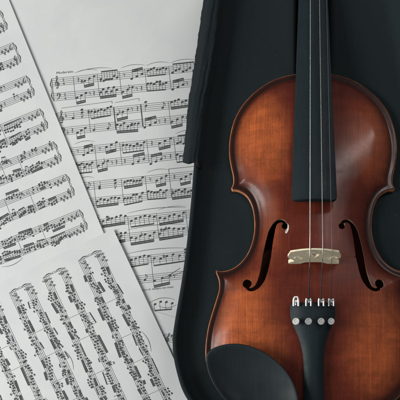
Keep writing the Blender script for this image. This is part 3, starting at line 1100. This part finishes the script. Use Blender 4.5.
systems2 = [
    # treble y, bass y at x=129, first x, bars
    (74.4, 89.4, 52.0, [73.5, 97.5, 119.5, 145, 169, 196]),
    (109.4, 124.4, 56.5, [88.5, 114, 141, 168.6, 196]),
    (145.6, 160.6, 62, [95, 120, 147, 174, 198]),
    (181.6, 198, 66, [94, 121.5, 145.5, 169.5, 194]),
    (220.2, 237, 72, [100, 128, 156.6, 186]),
    (261, 280.6, 76, [124, 151, 188]),
]
for si, (y1, y2, x0, bars) in enumerate(systems2):
    t1, t2 = rowT(y1), rowT(y2)
    u0 = UX(x0, t1); u1 = UX(203, t1)
    pg.staff(u0, u1, t1, g); pg.staff(u0, u1, t2, g)
    pg.quad_line((u0, t1 - 2 * g), (u0, t2 + 2 * g), .5, 3)
    pg.brace(u0, t1 - 2 * g, t2 + 2 * g, 2.6)
    pg.treble(u0 + 2.6 * g, t1, g * 1.08); pg.bass(u0 + 2.6 * g, t2, g)
    if si == 0:
        for t in (t1, t2):
            pg.text('2', u0 + 5.6 * g, t - .1 * g, 3.9 * .72 * g * .8, squash=1.0); pg.text('4', u0 + 5.6 * g, t + 2 * g, 3.9 * .72 * g * .8)
    else:
        pg.flat(u0 + 5.2 * g, t1, g); pg.flat(u0 + 5.2 * g, t2 + g, g)
    prev = x0 + 11
    for bi, bx in enumerate(bars):
        heavy = si == 1 and bx in (114, 141)
        ub = UX(bx, t1)
        pg.quad_line((ub, t1 - 2 * g), (UX(bx + (t2 - t1) * .105, t2) if False else ub, t2 + 2 * g), 1.0 if heavy else .34, 3)
        a, b = prev + 2.2, bx - 2.2
        prev = bx
        if b - a < 8: continue
        for st_i, t in enumerate((t1, t2)):
            k = rnd.random()
            lower = st_i == 1
            if si >= 4 and not (si == 5 and st_i == 1):
                n = 6; base = rnd.choice((-3, -2, -1, 0, 1))
                shape = rnd.choice(([0, 1, -1, -2, 0, -3], [0, -1, -2, -3, -4, -3], [2, 0, -1, -2, -1, 0], [0, -4, -5, -4, -3, -3]))
                beamgrp(a + 1, b, t, [base + q for q in shape][:n], 1 if k < .6 else 2, False, acc=.15, chord=.12, bw=.9)
            elif k < .26:      # rest then beamed figure
                m = a + (b - a) * .45
                base = rnd.randint(-3, 3)
                (pg.qrest if rnd.random() < .5 else pg.erest)(UX(a + 2.5, t), t, g)
                beamgrp(m, b - 1, t, [base + 2, base, base - 2], 2, base > 1, acc=.1, chord=.1)
            elif k < .50:      # figure then rests
                m = a + (b - a) * .52
                base = rnd.randint(-2, 4)
                beamgrp(a + 1, m, t, [base + 2, base, base - 2], 2, base > 2, acc=.1)
                pg.erest(UX(m + 4, t), t, g); pg.qrest(UX(b - 1.5, t), t, g)
            elif k < .88:      # run across the bar
                n = 7; base = rnd.randint(-3, 2)
                beamgrp(a + 1, b - .5, t, [base + rnd.randint(-2, 2) for _ in range(n)], rnd.choice((1, 2, 2)), base > 0, acc=.12)
            else:
                st = rnd.randint(-3, 3)
                pg.group(UX(a + 3, t), UX(a + 3, t), t, g, [st], 0, st > 0, chord=.6, rnd=rnd)
                st = rnd.randint(-3, 3)
                pg.group(UX(b - 4, t), UX(b - 4, t), t, g, [st, ], 1, st > 0, chord=.5, rnd=rnd)
        if rnd.random() < .55 and si != 1:
            pg.slur((UX(a, t1), t1 - 3.8 * g), (UX(b + 3, t1), t1 - 4.0 * g), 2.0, .4)
# open brackets over the second system and the tempo line above the first
t1 = rowT(109.4)
for a, b in ((61, 112), (115, 139)):
    t = t1 - 4.6 * g
    pg.quad_line((UX(a, t), t + .3), (UX(b, t), t - 1.4), .34, 5)
    pg.quad_line((UX(b, t), t - 1.4), (UX(b, t), t + 1.2), .34, 5)
t = rowT(181.6) - 4.5 * g
pg.quad_line((UX(168.6, t), t), (UX(196, t), t), .45, 5); pg.quad_line((UX(168.6, t), t), (UX(168.6, t), t + 3 * g), .4, 5)
t1 = rowT(74.4)
pg.text('Moderato.', UX(56.5, t1 - 6), t1 - 4.2 * g, 3.5, squash=1.2)
pg.slur((UX(76, t1), t1 - 3.9 * g), (UX(112, t1), t1 - 4.3 * g), 2.2, .45)
# long phrase marks low on the page
for y, xa, xb in ((220.2, 128, 186), (237, 128, 186), (261, 126, 188)):
    tt = rowT(y); pg.slur((UX(xa, tt), tt - 3.8 * g), (UX(xb, tt), tt - 3.6 * g), 2.3, .5)
# hairpin in the last bar
tt = rowT(281); pg.quad_line((UX(164, tt), tt + 1), (UX(181, tt), tt - 7.5), .45, 5); pg.quad_line((UX(166, tt), tt + 1.5), (UX(184, tt), tt - 4), .35, 5)
# small line of print under the last system, and the figure below it
tt = rowT(292.3)
pg.text('poco rit. sempre con moto', UX(141, tt), tt, 2.9, squash=1.02)
tt = rowT(306)
pg.slur((UX(149, tt), tt - .5), (UX(175, tt), tt - 1.5), 3.5, .5)
beamgrp(155, 172, tt, [1, -1, 0, 2], 1, False)
pg.slur((UX(158, tt), tt + 3), (UX(176, tt), tt + 3.5), -2.5, .5)
pg.finish('sheet_music_page', 'upright page of piano music half hidden between the left pages and the case', PAPER_OLD)

# --- page 4: only a strip shows between the right edge of page 3 and the case
pg = Sheet((95, 293), 17, 100, 140, .75, .5)
rnd = random.Random(3)
u, t = pg.uv(168, 338)
pg.staff(u - 4, 96, t, 1.6); pg.staff(u - 4, 96, t + 13, 1.6); pg.treble(u - .5, t, 1.7); key_sig(pg, u + 3, t, 1.6, 2)
pg.brace(u - 4, t - 3.2, t + 16, 2.2); pg.bass(u - .5, t + 13, 1.6)
pg.finish('sheet_music_page', 'page of music showing only as a pale strip low against the case', PAPER_OLD)

# --- page 3: sideways at the bottom left, read downwards
pg = Sheet((113.3, 229), 65.0, 300, 215, 1.75, .9)
rnd = random.Random(17)
st3 = [((98, 251.5), (81.5, 260)), ((62, 269), (46, 277)), ((27.5, 284.5), (12.5, 292.5)), ((-6, 301), (-22, 309)), ((-40, 317), (-56, 325))]
for a, b in st3:
    ua, ta = pg.uv(*a); ub, tb = pg.uv(*b)
    dense_system(pg, (ua + ub) / 2, 260, ta, tb, 1.58, rnd, 31, 3, .95, .92)
pg.finish('sheet_music_page', 'sideways page of dense piano music at the lower left, lying over the other pages', PAPER)

# ------------------------------------------------------------------ LIGHT
w = bpy.data.worlds.new('World'); S.world = w; w.use_nodes = True
bg = w.node_tree.nodes['Background']; bg.inputs[0].default_value = (.86, .94, 1.0, 1); bg.inputs[1].default_value = .17


def area(name, loc, target, sx, sy, power, col):
    l = bpy.data.lights.new(name, 'AREA'); l.shape = 'RECTANGLE'; l.size = sx; l.size_y = sy; l.energy = power; l.color = col
    o = bpy.data.objects.new(name, l); COL.objects.link(o); o.location = loc
    o.rotation_euler = (Vector(target) - Vector(loc)).to_track_quat('-Z', 'Y').to_euler()
    return o


def strip(name, a, b, target, width, power, col):
    """a narrow window: rectangle lamp from a to b facing the target"""
    a, b = Vector(a), Vector(b); c = (a + b) / 2
    x = (b - a).normalized(); z = (c - Vector(target)); z = (z - x * z.dot(x)).normalized(); y = z.cross(x)
    o = area(name, c, target, (b - a).length, width, power, col)
    m = Matrix((x, y, z)).transposed()
    o.rotation_euler = m.to_euler()


area('window_light', (-1.3, .0, .74), (.0, .12, 0), .8, .7, 27, (1.0, .985, .95))
strip('second_window_light', (.16, .50, 1.0), (1.0, 1.06, .98), (.08, .2, .06), .09, 4.6, (1.0, .93, .90))

# ------------------------------------------------------------------ CAMERA
cam = bpy.data.cameras.new('camera'); co = bpy.data.objects.new('camera', cam); COL.objects.link(co)
co.location = (0, 0, H * MM)
cam.sensor_width = 36; cam.lens = 36 * K / 400.0
cam.shift_x = (200 - PX) / 400.0; cam.shift_y = (PY - 200) / 400.0
cam.clip_start = .01; cam.clip_end = 20
S.camera = co
S.view_settings.view_transform = 'Standard'; S.view_settings.look = 'None'
S.view_settings.exposure = 0; S.view_settings.gamma = 1
